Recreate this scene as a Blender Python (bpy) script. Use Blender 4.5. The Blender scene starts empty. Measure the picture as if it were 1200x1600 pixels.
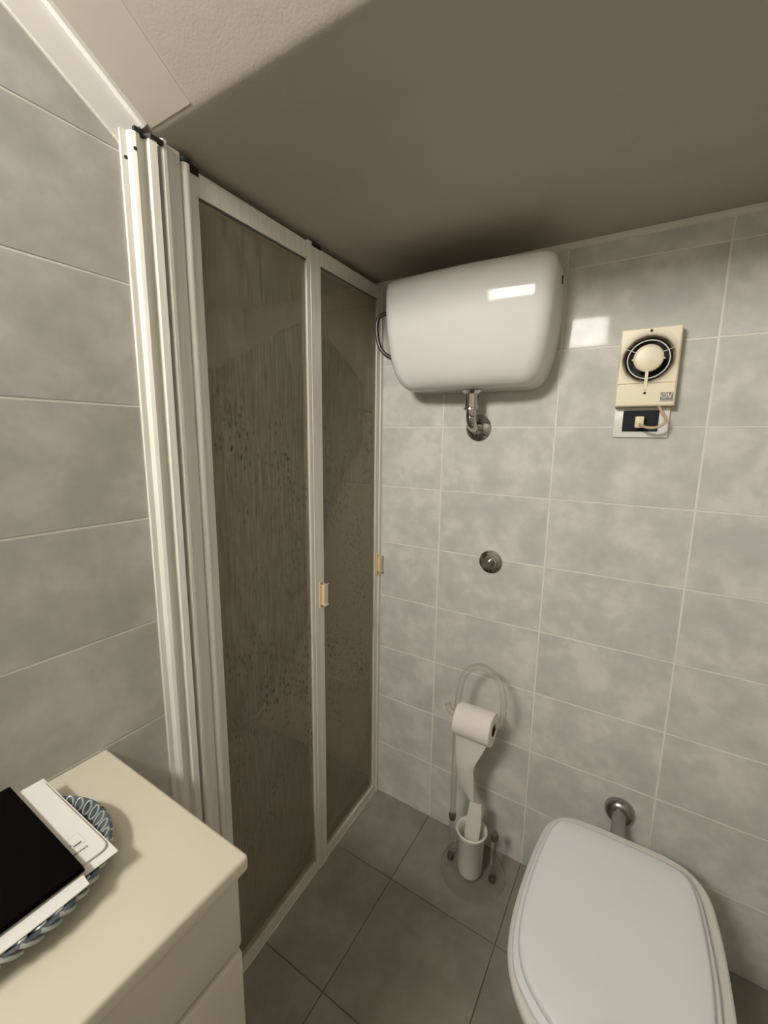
import bpy, bmesh, math, random
from mathutils import Vector, Matrix
random.seed(7)
PI = math.pi
SC = bpy.context.scene
COL = SC.collection

# ------------------------------------------------------------------ camera
cam = bpy.data.cameras.new('camera')
cam.sensor_fit = 'HORIZONTAL'; cam.sensor_width = 36.0
cam.lens = 671.24 / 1200 * 36.0
cam.clip_start = 0.01
camo = bpy.data.objects.new('camera', cam); COL.objects.link(camo)
_r = Vector((0.849064, 0.528131, 0.012979)); _u = Vector((-0.100255, 0.136959, 0.985490)); _f = Vector((-0.518690, 0.838045, -0.169235))
_m = Matrix((_r, _u, -_f)).transposed().to_4x4(); _m.translation = Vector((0.57287, -1.27209, 1.37962))
camo.matrix_world = _m
SC.camera = camo
# ------------------------------------------------------------------ world, exposure
w = bpy.data.worlds.new('world'); SC.world = w; w.use_nodes = True
w.node_tree.nodes['Background'].inputs[0].default_value = (0.5, 0.5, 0.5, 1)
w.node_tree.nodes['Background'].inputs[1].default_value = 0.02
SC.view_settings.view_transform = 'Standard'; SC.view_settings.look = 'None'
SC.view_settings.gamma = 1.0; SC.view_settings.use_curve_mapping = False
SC.view_settings.exposure = 0.0
LAMP_POS = Vector((0.03, -2.13, 2.16)); LAMP_SIZE = (0.40, 0.26); LAMP_POWER = 91.0; LAMP_COL = (1.0, 0.968, 0.905)
SC.cycles.max_bounces = 12; SC.cycles.diffuse_bounces = 6; SC.cycles.transparent_max_bounces = 16
SC.cycles.sample_clamp_indirect = 4.0

# ------------------------------------------------------------------ node helpers
def mat(name, col, rough=0.5, metal=0.0, **kw):
    m = bpy.data.materials.new(name); m.use_nodes = True
    b = m.node_tree.nodes['Principled BSDF']
    b.inputs['Base Color'].default_value = (*col, 1); b.inputs['Roughness'].default_value = rough
    b.inputs['Metallic'].default_value = metal
    for k, v in kw.items(): b.inputs[k].default_value = v
    return m
def N(m, t, **kw):
    n = m.node_tree.nodes.new(t)
    for k, v in kw.items(): setattr(n, k, v)
    return n
def L(m, a, b): m.node_tree.links.new(a, b)
def ramp(m, fac, stops):
    r = N(m, 'ShaderNodeValToRGB'); e = r.color_ramp.elements
    while len(e) < len(stops): e.new(0.5)
    for i, (p, c) in enumerate(stops):
        e[i].position = p; e[i].color = (*c, 1) if len(c) == 3 else c
    L(m, fac, r.inputs[0]); return r.outputs[0]
def noise(m, vec, scale, detail=3, rough=0.5, dist=0.0):
    n = N(m, 'ShaderNodeTexNoise'); n.inputs['Scale'].default_value = scale; n.inputs['Detail'].default_value = detail
    n.inputs['Roughness'].default_value = rough; n.inputs['Distortion'].default_value = dist
    if vec is not None: L(m, vec, n.inputs['Vector'])
    return n.outputs[0]
def bsdf(m): return m.node_tree.nodes['Principled BSDF']
def bump(m, h, strength, dist=0.002):
    b = N(m, 'ShaderNodeBump'); b.inputs['Strength'].default_value = strength; b.inputs['Distance'].default_value = dist
    L(m, h, b.inputs['Height']); L(m, b.outputs[0], bsdf(m).inputs['Normal'])
def objvec(m, rnd=0.0, scale=(1, 1, 1)):
    tc = N(m, 'ShaderNodeTexCoord'); mp = N(m, 'ShaderNodeMapping'); mp.inputs['Scale'].default_value = scale
    L(m, tc.outputs['Object'], mp.inputs['Vector'])
    if rnd:
        oi = N(m, 'ShaderNodeObjectInfo'); mu = N(m, 'ShaderNodeMath', operation='MULTIPLY'); mu.inputs[1].default_value = rnd
        L(m, oi.outputs['Random'], mu.inputs[0])
        ad = N(m, 'ShaderNodeVectorMath', operation='ADD'); L(m, mp.outputs[0], ad.inputs[0]); L(m, mu.outputs[0], ad.inputs[1])
        return ad.outputs[0]
    return mp.outputs[0]

# ------------------------------------------------------------------ materials
M = {}
def tile_mat(name, dark, mid, light, rough, spec=0.07):
    m = mat(name, mid, rough, **{'Specular IOR Level': spec})
    v = objvec(m, 31.0)
    n1 = noise(m, v, 9.5, 3, 0.5, 0.25); n2 = noise(m, v, 30, 3, 0.6)
    mx = N(m, 'ShaderNodeMix', data_type='FLOAT'); mx.inputs[0].default_value = 0.3
    L(m, n1, mx.inputs[2]); L(m, n2, mx.inputs[3])
    c = ramp(m, mx.outputs[0], [(0.37, dark), (0.50, mid), (0.63, light)])
    L(m, c, bsdf(m).inputs['Base Color'])
    bump(m, noise(m, v, 4.0, 1), 0.10, 0.004)
    return m
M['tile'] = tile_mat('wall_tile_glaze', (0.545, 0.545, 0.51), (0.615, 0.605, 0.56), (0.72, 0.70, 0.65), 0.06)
M['shaded_tile'] = tile_mat('shaded_wall_tile_glaze', (0.42, 0.415, 0.385), (0.475, 0.465, 0.43), (0.555, 0.54, 0.50), 0.13)  # same wall tile, with the left wall's shade put into its colour
M['ftile'] = tile_mat('floor_tile_glaze', (0.255, 0.24, 0.20), (0.28, 0.265, 0.222), (0.315, 0.30, 0.255), 0.25)
M['grout'] = mat('cream_grout', (0.80, 0.78, 0.72), 0.8)
L(M['grout'], ramp(M['grout'], noise(M['grout'], objvec(M['grout']), 9, 4), [(0.3, (0.72, 0.685, 0.61)), (0.7, (0.86, 0.83, 0.77))]), bsdf(M['grout']).inputs['Base Color'])
M['fgrout'] = mat('dark_floor_grout', (0.10, 0.09, 0.075), 0.9)
def paint_mat(name, col, bs, scale=260):
    m = mat(name, col, 0.6)
    v = objvec(m)
    bump(m, noise(m, v, scale, 2), bs, 0.0015)
    return m
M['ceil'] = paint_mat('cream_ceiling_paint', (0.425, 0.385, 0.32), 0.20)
M['ceil_smooth'] = paint_mat('smooth_cream_paint', (0.42, 0.375, 0.315), 0.03)
M['white_paint'] = paint_mat('white_wall_paint', (0.80, 0.785, 0.75), 0.06)
M['trimwhite'] = mat('white_trim', (0.76, 0.73, 0.66), 0.45)
M['alu'] = mat('white_lacquered_aluminium', (0.79, 0.775, 0.715), 0.22)
L(M['alu'], ramp(M['alu'], noise(M['alu'], objvec(M['alu'], 0, (60, 60, 3)), 2.0, 4), [(0.35, (0.72, 0.695, 0.625)), (0.65, (0.81, 0.795, 0.735))]), bsdf(M['alu']).inputs['Base Color'])
M['black'] = mat('black_rubber', (0.012, 0.011, 0.010), 0.6)
M['gasket'] = mat('grey_gasket', (0.16, 0.15, 0.14), 0.6)
M['handle'] = mat('cream_plastic_handle', (0.80, 0.66, 0.45), 0.35)
M['ceramic'] = mat('white_ceramic', (0.75, 0.735, 0.70), 0.06, **{'Specular IOR Level': 0.08})
M['lid'] = mat('white_seat_plastic', (0.86, 0.865, 0.89), 0.32)
L(M['lid'], ramp(M['lid'], noise(M['lid'], objvec(M['lid']), 3.0, 2), [(0.35, (0.84, 0.855, 0.87)), (0.65, (0.88, 0.865, 0.90))]), bsdf(M['lid']).inputs['Base Color'])
M['chrome'] = mat('chrome', (0.50, 0.475, 0.45), 0.10, 1.0)
M['chrome_dull'] = mat('dull_chrome', (0.42, 0.40, 0.385), 0.25, 1.0)
M['pipe'] = mat('grey_pipe', (0.33, 0.33, 0.31), 0.4, 0.5)
M['hose'] = mat('dark_grey_hose', (0.10, 0.09, 0.08), 0.35, 0.6)
M['cream'] = mat('aged_cream_plastic', (0.86, 0.77, 0.575), 0.35)
L(M['cream'], ramp(M['cream'], noise(M['cream'], objvec(M['cream']), 14, 3), [(0.3, (0.82, 0.72, 0.52)), (0.7, (0.88, 0.80, 0.62))]), bsdf(M['cream']).inputs['Base Color'])
M['dust'] = mat('dusty_funnel_plastic', (0.55, 0.46, 0.33), 0.7)
L(M['dust'], ramp(M['dust'], noise(M['dust'], objvec(M['dust']), 60, 4), [(0.35, (0.36, 0.30, 0.22)), (0.7, (0.66, 0.57, 0.42))]), bsdf(M['dust']).inputs['Base Color'])
def fan_face():
    m = mat('cream_plastic_with_soot', (0.86, 0.77, 0.575), 0.35)
    tc = N(m, 'ShaderNodeTexCoord'); sb = N(m, 'ShaderNodeVectorMath', operation='SUBTRACT'); sb.inputs[1].default_value = (0, -0.04, 0.111)
    L(m, tc.outputs['Object'], sb.inputs[0]); ln = N(m, 'ShaderNodeVectorMath', operation='LENGTH'); L(m, sb.outputs[0], ln.inputs[0])
    nz = noise(m, tc.outputs['Object'], 40, 3); ad = N(m, 'ShaderNodeMath', operation='MULTIPLY_ADD'); ad.inputs[1].default_value = 0.012
    L(m, nz, ad.inputs[0]); L(m, ln.outputs[1], ad.inputs[2])
    mr = N(m, 'ShaderNodeMapRange'); mr.inputs[1].default_value = 0.053; mr.inputs[2].default_value = 0.075; L(m, ad.outputs[0], mr.inputs[0])
    L(m, ramp(m, mr.outputs[0], [(0.0, (0.05, 0.038, 0.024)), (0.22, (0.30, 0.235, 0.155)), (0.5, (0.66, 0.57, 0.41)), (1.0, (0.86, 0.77, 0.575))]), bsdf(m).inputs['Base Color'])
    return m
M['fan_face'] = fan_face()
M['dark'] = mat('dark_fan_interior', (0.012, 0.010, 0.008), 0.7)
M['ring'] = mat('pale_grey_ring', (0.62, 0.60, 0.55), 0.35)
M['logo'] = mat('logo_grey', (0.20, 0.185, 0.165), 0.5)
M['logow'] = mat('logo_white', (0.78, 0.74, 0.66), 0.5)
M['plate'] = mat('white_socket_plate', (0.82, 0.81, 0.77), 0.3)
M['socket'] = mat('black_socket_module', (0.012, 0.013, 0.017), 0.5, **{'Specular IOR Level': 0.15})
M['cord'] = mat('beige_cord', (0.60, 0.42, 0.28), 0.45)
M['plug'] = mat('cream_plug', (0.84, 0.72, 0.50), 0.4)
M['paper'] = mat('white_paper', (0.80, 0.775, 0.745), 0.8)
M['tissue'] = mat('white_tissue', (0.86, 0.79, 0.735), 0.95)
bump(M['tissue'], noise(M['tissue'], objvec(M['tissue']), 300, 2), 0.15, 0.001)
M['tissue2'] = mat('white_tissue_sheet', (0.80, 0.77, 0.70), 0.95)
M['cup'] = mat('white_cup_plastic', (0.80, 0.775, 0.71), 0.3)
M['brass'] = mat('dull_brass', (0.22, 0.19, 0.14), 0.35, 0.8)
M['vanity'] = mat('cream_lacquer', (0.71, 0.655, 0.54), 0.30)
M['vanity_front'] = mat('pale_cream_front', (0.66, 0.61, 0.505), 0.35)
M['wallet'] = mat('black_leather', (0.0022, 0.0022, 0.0022), 0.8, **{'Specular IOR Level': 0.05})
M['ink'] = mat('dark_print_ink', (0.10, 0.09, 0.11), 0.8)
M['inkgrey'] = mat('grey_print_ink', (0.42, 0.41, 0.42), 0.8)
M['blue'] = mat('slate_blue_glaze', (0.085, 0.105, 0.135), 0.18)
L(M['blue'], ramp(M['blue'], noise(M['blue'], objvec(M['blue']), 60, 3), [(0.3, (0.03, 0.042, 0.058)), (0.7, (0.13, 0.155, 0.18))]), bsdf(M['blue']).inputs['Base Color'])
M['bluew'] = mat('pale_dish_glaze', (0.36, 0.385, 0.375), 0.25)
M['stall'] = mat('white_shower_tile', (0.88, 0.86, 0.81), 0.3)
M['tray'] = mat('shower_tray', (0.30, 0.28, 0.24), 0.4)
M['added_dado'] = mat('added_brown_dado', (0.16, 0.14, 0.11), 0.4)  # for unseen boards added to darken the lower panes
M['dark_cloth'] = mat('dark_fabric', (0.02, 0.018, 0.015), 0.95)
# clear acrylic: glass mixed with plain transparency so that light passes
def acrylic():
    m = mat('clear_acrylic', (0.97, 0.975, 0.96), 0.02, **{'Transmission Weight': 1.0, 'IOR': 1.45})
    tr = N(m, 'ShaderNodeBsdfTransparent'); tr.inputs[0].default_value = (0.985, 0.985, 0.97, 1)
    mx = N(m, 'ShaderNodeMixShader'); mx.inputs[0].default_value = 0.58
    L(m, bsdf(m).outputs[0], mx.inputs[1]); L(m, tr.outputs[0], mx.inputs[2])
    L(m, mx.outputs[0], m.node_tree.nodes['Material Output'].inputs[0]); return m
M['acrylic'] = acrylic()
# rain-textured translucent shower pane
def pane_mat():
    m = mat('rain_textured_pane', (0.28, 0.26, 0.21), 0.14, **{'Specular IOR Level': 0.45})
    v1 = objvec(m, 0, (1, 1, 0.06)); v2 = objvec(m, 0, (1, 1, 0.45))
    n1 = noise(m, v1, 190, 3, 0.6)
    base = ramp(m, n1, [(0.34, (0.34, 0.315, 0.25)), (0.66, (0.74, 0.70, 0.59))])
    L(m, base, bsdf(m).inputs['Base Color'])
    # pressed rain drops and short runs
    def drops(scale, lo, hi, v):
        vo = N(m, 'ShaderNodeTexVoronoi'); vo.inputs['Scale'].default_value = scale; L(m, v, vo.inputs['Vector'])
        return ramp(m, vo.outputs['Distance'], [(lo, (1, 1, 1)), (hi, (0, 0, 0))])
    d1 = drops(95, 0.16, 0.30, v2); d2 = drops(60, 0.05, 0.13, objvec(m, 0, (1.7, 1.7, 0.13)))
    mxm = N(m, 'ShaderNodeMath', operation='MAXIMUM'); L(m, d1, mxm.inputs[0]); L(m, d2, mxm.inputs[1])
    # the drops sit in a few drifts between knee and head height
    tcz = N(m, 'ShaderNodeTexCoord'); sx = N(m, 'ShaderNodeSeparateXYZ'); L(m, tcz.outputs['Object'], sx.inputs[0])
    mrz = N(m, 'ShaderNodeMapRange'); mrz.inputs[1].default_value = 0.2; mrz.inputs[2].default_value = 1.7; L(m, sx.outputs[2], mrz.inputs[0])
    zm = ramp(m, mrz.outputs[0], [(0.0, (0, 0, 0)), (0.25, (0.9, 0.9, 0.9)), (0.38, (1, 1, 1)), (0.50, (0.35, 0.35, 0.35)), (0.62, (0.5, 0.5, 0.5)), (0.78, (1, 1, 1)), (0.90, (0, 0, 0))])
    pt0 = ramp(m, noise(m, objvec(m, 0, (1, 1, 0.7)), 7.0, 4, 0.65), [(0.42, (0, 0, 0)), (0.60, (1, 1, 1))])
    pm = N(m, 'ShaderNodeMath', operation='MULTIPLY'); L(m, pt0, pm.inputs[0]); L(m, zm, pm.inputs[1]); pat = pm.outputs[0]
    mul = N(m, 'ShaderNodeMath', operation='MULTIPLY'); L(m, mxm.outputs[0], mul.inputs[0]); L(m, pat, mul.inputs[1])
    m8 = N(m, 'ShaderNodeMath', operation='MULTIPLY'); L(m, mul.outputs[0], m8.inputs[0]); m8.inputs[1].default_value = 0.70
    sb = N(m, 'ShaderNodeMath', operation='SUBTRACT'); L(m, n1, sb.inputs[0]); L(m, mul.outputs[0], sb.inputs[1])
    bump(m, sb.outputs[0], 0.22, 0.0010)
    rf = N(m, 'ShaderNodeBsdfRefraction'); rf.inputs['Roughness'].default_value = 0.17; rf.inputs['IOR'].default_value = 1.10
    rf.inputs['Color'].default_value = (1.0, 0.96, 0.87, 1)
    tr = N(m, 'ShaderNodeBsdfTransparent'); tr.inputs[0].default_value = (1.0, 0.96, 0.87, 1)
    a = N(m, 'ShaderNodeMixShader'); a.inputs[0].default_value = 0.16; L(m, rf.outputs[0], a.inputs[1]); L(m, tr.outputs[0], a.inputs[2])
    b = N(m, 'ShaderNodeMixShader'); b.inputs[0].default_value = 0.74; L(m, bsdf(m).outputs[0], b.inputs[1]); L(m, a.outputs[0], b.inputs[2])
    dk = N(m, 'ShaderNodeBsdfDiffuse'); dk.inputs[0].default_value = (0.025, 0.021, 0.016, 1)
    f = N(m, 'ShaderNodeMixShader'); L(m, m8.outputs[0], f.inputs[0]); L(m, b.outputs[0], f.inputs[1]); L(m, dk.outputs[0], f.inputs[2])
    L(m, f.outputs[0], m.node_tree.nodes['Material Output'].inputs[0]); return m
M['pane'] = pane_mat()
def emit_mat(name, col, s):
    m = bpy.data.materials.new(name); m.use_nodes = True; nt = m.node_tree; nt.nodes.clear()
    e = nt.nodes.new('ShaderNodeEmission'); e.inputs[0].default_value = (*col, 1); e.inputs[1].default_value = s
    o = nt.nodes.new('ShaderNodeOutputMaterial'); nt.links.new(e.outputs[0], o.inputs[0]); return m

# ------------------------------------------------------------------ object helpers
WORLD = {}
def tag(o, label, cat, group=None):
    o['label'] = label; o['category'] = cat
    if group: o['group'] = group
    return o
def thing(name, label, cat, loc, group=None):
    o = bpy.data.objects.new(name, None); COL.objects.link(o); o.location = loc; o.empty_display_size = 0.02
    WORLD[o.name] = Vector(loc); return tag(o, label, cat, group)
def obj(name, bm, material, parent=None, smooth=None, label=None, origin=None):
    """bm is in world coordinates; the mesh is stored relative to its origin."""
    base = WORLD.get(parent.name, Vector()) if parent else Vector()
    org = Vector(origin) if origin else base
    bmesh.ops.translate(bm, verts=bm.verts, vec=-org)
    bmesh.ops.recalc_face_normals(bm, faces=bm.faces)
    me = bpy.data.meshes.new(name); bm.to_mesh(me); bm.free()
    mats = material if isinstance(material, (list, tuple)) else [material]
    for q in mats: me.materials.append(M[q] if isinstance(q, str) else q)
    if smooth is not None:
        for p in me.polygons: p.use_smooth = True
        me.set_sharp_from_angle(angle=math.radians(smooth))
    o = bpy.data.objects.new(name, me); COL.objects.link(o)
    if parent: o.parent = parent
    o.location = org - base; WORLD[o.name] = org
    if label: o['label'] = label
    return o
def struct(o): o['kind'] = 'structure'; return o
def box(x0, x1, y0, y1, z0, z1, bev=0.0, seg=2, bm=None):
    b = bmesh.new()
    r = bmesh.ops.create_cube(b, size=1.0)
    for v in b.verts: v.co = Vector(((x0+x1)/2 + v.co.x*(x1-x0), (y0+y1)/2 + v.co.y*(y1-y0), (z0+z1)/2 + v.co.z*(z1-z0)))
    if bev: bmesh.ops.bevel(b, geom=b.edges[:], offset=bev, segments=seg, affect='EDGES', profile=0.5)
    return join(bm, b)
def join(bm, b):
    if bm is None: return b
    me = bpy.data.meshes.new('t'); b.to_mesh(me); b.free(); bm.from_mesh(me); bpy.data.meshes.remove(me); return bm
def loft(rings, cap0=True, cap1=True, closed=False, bm=None):
    b = bm or bmesh.new()
    R = [[b.verts.new(p) for p in r] for r in rings]
    n = len(R[0])
    pairs = list(zip(R[:-1], R[1:])) + ([(R[-1], R[0])] if closed else [])
    for a, c in pairs:
        for i in range(n): b.faces.new((a[i], a[(i+1) % n], c[(i+1) % n], c[i]))
    if not closed:
        if cap0: b.faces.new(list(reversed(R[0])))
        if cap1: b.faces.new(R[-1])
    return b
def frame(axis):
    a = Vector(axis).normalized(); t = Vector((0, 0, 1)) if abs(a.z) < 0.9 else Vector((1, 0, 0))
    u = t.cross(a).normalized(); return a, u, a.cross(u)
def lathe(prof, origin, axis=(0, 0, 1), seg=32, bm=None, closed=False, cap0=True, cap1=True):
    a, u, v = frame(axis); o = Vector(origin); rings = []
    for r, h in prof:
        r = max(r, 1e-5)
        rings.append([o + a*h + (u*math.cos(2*PI*i/seg) + v*math.sin(2*PI*i/seg))*r for i in range(seg)])
    return loft(rings, cap0, cap1, closed, bm)
def catmull(pts, n=6):
    P = [Vector(p) for p in pts]; P = [2*P[0]-P[1]] + P + [2*P[-1]-P[-2]]; out = []
    for i in range(1, len(P)-2):
        for k in range(n):
            t = k/n
            out.append(0.5*((2*P[i]) + (P[i+1]-P[i-1])*t + (2*P[i-1]-5*P[i]+4*P[i+1]-P[i+2])*t*t + (3*P[i]-P[i-1]-3*P[i+1]+P[i+2])*t**3))
    out.append(P[-2].copy()); return out
def tube(pts, r, seg=12, n=6, bm=None, smoothpath=True, taper=None):
    P = catmull(pts, n) if smoothpath else [Vector(p) for p in pts]
    rings = []; a, u, v = frame(P[1]-P[0])
    for i, p in enumerate(P):
        d = (P[min(i+1, len(P)-1)] - P[max(i-1, 0)]).normalized()
        u = (u - d*u.dot(d)).normalized(); v = d.cross(u)
        rr = r if taper is None else r*taper(i/(len(P)-1))
        rings.append([p + (u*math.cos(2*PI*k/seg) + v*math.sin(2*PI*k/seg))*rr for k in range(seg)])
    return loft(rings, bm=bm)
def prism_xy(poly, z0, z1, bm=None):
    return loft([[(x, y, z0) for x, y in poly], [(x, y, z1) for x, y in poly]], bm=bm)
def prism_y(poly, y0, y1, bm=None):      # polygon in (x, z)
    return loft([[(x, y0, z) for x, z in poly], [(x, y1, z) for x, z in poly]], bm=bm)
def prism_x(poly, x0, x1, bm=None):      # polygon in (y, z)
    return loft([[(x0, y, z) for y, z in poly], [(x1, y, z) for y, z in poly]], bm=bm)
def sphere(c, r, seg=16, bm=None, sz=1.0):
    b = bmesh.new(); bmesh.ops.create_uvsphere(b, u_segments=seg, v_segments=seg//2+1, radius=r)
    for v in b.verts: v.co = Vector((v.co.x, v.co.y, v.co.z*sz)) + Vector(c)
    return join(bm, b)

# ------------------------------------------------------------------ the room
ZC = 1.880; YC = -0.783; KS = 0.65            # low ceiling, crease where the slope starts, slope
XL = -0.205; XR = 1.12; YF = -2.15; ZH = 0.2; GAP = 0.0026
XSH = -0.90                                    # far wall of the shower
def zslope(y): return ZC + KS*(YC - y)
floor = struct(obj('floor', box(XSH-0.1, XR+0.1, YF-0.1, 0.1, -0.12, -0.003), 'fgrout'))
wall_back = struct(obj('wall_back', box(XSH-0.1, XR+0.1, 0.0010, 0.12, -0.003, 2.0), 'grout'))
wall_right = struct(obj('wall_right', box(XR, XR+0.1, YF, 0.003, -0.003, 3.0), 'tile'))
wall_front = struct(obj('wall_front', box(XL-0.1, XR, YF-0.1, YF, -0.003, 3.0), 'white_paint'))
YJ = -0.838                                    # where the left wall ends at the shower opening
b = prism_x([(YF, -0.003), (YJ, -0.003), (YJ, zslope(YJ)+0.03), (YF, zslope(YF)+0.03)], XL-0.10, XL-0.0010)
wall_left = struct(obj('wall_left', b, 'grout'))
struct(obj('wall_shower_far', box(XSH-0.08, XSH, -0.92, 0.003, -0.003, 2.0), 'stall'))
struct(obj('wall_shower_near', box(XSH, XL-0.10, -0.92, YJ, -0.003, 2.0), 'stall'))
# ceiling: flat low part, softly rounded crease, slope rising towards the room
prof = [(0.003, ZC), (YC+0.012, ZC), (YC+0.005, ZC+0.0006), (YC, ZC+0.0018), (YC-0.005, ZC+0.0042), (YC-0.012, zslope(YC-0.012)), (YF, zslope(YF))]
top = [(y, z+0.08) for y, z in reversed(prof)]
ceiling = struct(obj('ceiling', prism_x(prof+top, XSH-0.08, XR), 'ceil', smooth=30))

# ------------------------------------------------------------------ tiles, one object each
TILES = {}
def clip(poly, inside, cut):
    out = []
    for i, p in enumerate(poly):
        q = poly[(i+1) % len(poly)]; a, c = inside(p), inside(q)
        if a >= 0: out.append(p)
        if (a >= 0) != (c >= 0):
            t = a/(a-c); out.append((p[0]+(q[0]-p[0])*t, p[1]+(q[1]-p[1])*t))
    return out
def tile_mesh(poly, name, material, bev=0.0012, th=0.003):
    """plane polygon (s, t) -> mesh in local (s, t, n): face at n=0, back at n=-th"""
    cx = sum(p[0] for p in poly)/len(poly); cy = sum(p[1] for p in poly)/len(poly)
    b = bmesh.new()
    n = len(poly)
    inner = []
    for i in range(n):
        p0, p1, p2 = Vector(poly[i-1]), Vector(poly[i]), Vector(poly[(i+1) % n])
        d1 = (p1-p0).normalized(); d2 = (p2-p1).normalized()
        n1 = Vector((-d1.y, d1.x)); n2 = Vector((-d2.y, d2.x)); s = (n1+n2); s = s/ max(s.dot(n1), 0.2)
        inner.append(p1 + s*bev)
    A = [b.verts.new((p[0], p[1], 0)) for p in inner]
    B = [b.verts.new((p[0], p[1], -bev*0.7)) for p in poly]
    Cc = [b.verts.new((p[0], p[1], -th)) for p in poly]
    b.faces.new(A)
    for i in range(n):
        j = (i+1) % n
        b.faces.new((B[i], B[j], A[j], A[i])); b.faces.new((Cc[i], Cc[j], B[j], B[i]))
    me = bpy.data.meshes.new(name); b.to_mesh(me); b.free(); me.materials.append(M[material])
    return me
def place_tile(poly, mtx, parent, material, name='tile'):
    """poly counter-clockwise in plane coords; shared mesh for alike rectangles"""
    c = Vector((sum(p[0] for p in poly)/len(poly), sum(p[1] for p in poly)/len(poly)))
    loc = [(p[0]-c.x, p[1]-c.y) for p in poly]
    key = (material, tuple((round(x, 4), round(y, 4)) for x, y in loc))
    if key not in TILES: TILES[key] = tile_mesh(loc, name, material)
    o = bpy.data.objects.new(name, TILES[key]); COL.objects.link(o); o.parent = parent
    o.matrix_local = mtx @ Matrix.Translation((c.x, c.y, 0))
    # tiny laying unevenness
    o.rotation_euler.rotate_axis('X', random.uniform(-0.0012, 0.0012)); o.rotation_euler.rotate_axis('Y', random.uniform(-0.0012, 0.0012))
    return o
def rect(a0, a1, b0, b1): return [(a0, b0), (a1, b0), (a1, b1), (a0, b1)]
W = 0.3365; g = 0.0017; gv = 0.0025
# back wall: plane coords (x, z), outward normal -y
MB = Matrix(((1, 0, 0, 0), (0, 0, -1, 0), (0, 1, 0, 0), (0, 0, 0, 1)))
xs = [-0.243, 0.0, W, 2*W, 3*W, XR]
zs = [0.0] + [0.2165 + 0.2*k for k in range(9)] + [1.866]
for i in range(len(xs)-1):
    for j in range(len(zs)-1):
        place_tile(rect(xs[i]+(gv if i else 0), xs[i+1]-gv, zs[j]+(g if j else 0), zs[j+1]-g), MB, wall_back, 'tile')
# the same tiles inside the shower
for i, (a, c) in enumerate(((XSH, -2*W), (-2*W, -W), (-W, -0.247))):
    for j in range(len(zs)-1):
        place_tile(rect(a+g, c-g, zs[j]+(g if j else 0), zs[j+1]-g), MB, wall_back, 'stall')
# left wall: plane coords (-y, z), outward normal +x ; s = -y
ML = Matrix(((0, 0, 1, XL), (-1, 0, 0, 0), (0, 1, 0, 0), (0, 0, 0, 1)))
ML = Matrix(((0, 0, 1, XL), (1, 0, 0, 0), (0, 1, 0, 0), (0, 0, 0, 1)))     # s = +y, t = z, n = +x
ys = [YF, -2.108, -1.774, -1.440, -1.106, YJ]
zl = [0.0] + [0.0295 + 0.2*k for k in range(1, 14)]
BAND = 0.076
def under(p): return (zslope(p[0]) - BAND) - p[1] + 0.0
for i in range(len(ys)-1):
    for j in range(len(zl)-1):
        pl = clip(rect(ys[i]+g*0.7, ys[i+1]-g*0.7, zl[j]+(g*0.7 if j else 0), zl[j+1]-g*0.7), under, None)
        if len(pl) >= 3 and max(p[1] for p in pl) - min(p[1] for p in pl) > 0.02: place_tile(pl, ML, wall_left, 'shaded_tile')
# floor: plane coords (x, y)
fx = [-0.232, 0.0, W, 2*W, 3*W, XR]; fy = [0.0, -0.2755, -0.611, -0.9465, -1.282, -1.6175, -1.953, YF]
for i in range(len(fx)-1):
    for j in range(len(fy)-1):
        if fx[i] < -0.1 and fy[j] < -0.9: x0 = XL
        else: x0 = fx[i]
        h = 0.0009
        place_tile(rect(x0+(h if i else 0), fx[i+1]-h, fy[j+1]+h, fy[j]-(h if j else 0)), Matrix.Identity(4), floor, 'ftile')
# trims
struct(obj('trim_1', box(-0.247, XR, -0.0035, 0.003, 1.866, 1.8800, 0.001), 'trimwhite'))
b = prism_x([(YF, zslope(YF)-BAND+0.004), (YJ, zslope(YJ)-BAND+0.004), (YJ+0.03, zslope(YJ+0.03)-BAND+0.004), (YC-0.02, zslope(YC-0.02)-0.001), (YF, zslope(YF)-0.001)], XL-0.004, XL+0.002)
struct(obj('trim_2', b, 'white_paint'))
# thin cove along the top of the left wall, and a smooth strip of ceiling beside it
def slope_bar(x0, x1, d0, d1, y0, y1):
    nz = 1/math.hypot(1, KS); ny = KS*nz     # normal pointing up; below ceiling by d
    r = []
    for y in (y0, y1):
        z = zslope(y)
        r.append([(x0, y - ny*(-d0)*-1*-1, z - nz*d0), (x1, y - ny*d0*1, z - nz*d0), (x1, y - ny*d1, z - nz*d1), (x0, y - ny*d1, z - nz*d1)])
    return loft([[Vector(p) for p in q] for q in r])
struct(obj('trim_3', slope_bar(XL+0.0, XL+0.011, -0.002, 0.008, YC-0.012, YF), 'white_paint'))
struct(obj('trim_4', slope_bar(XL+0.013, -0.086, -0.002, 0.0004, YC-0.006, YF), 'ceil_smooth'))

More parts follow.
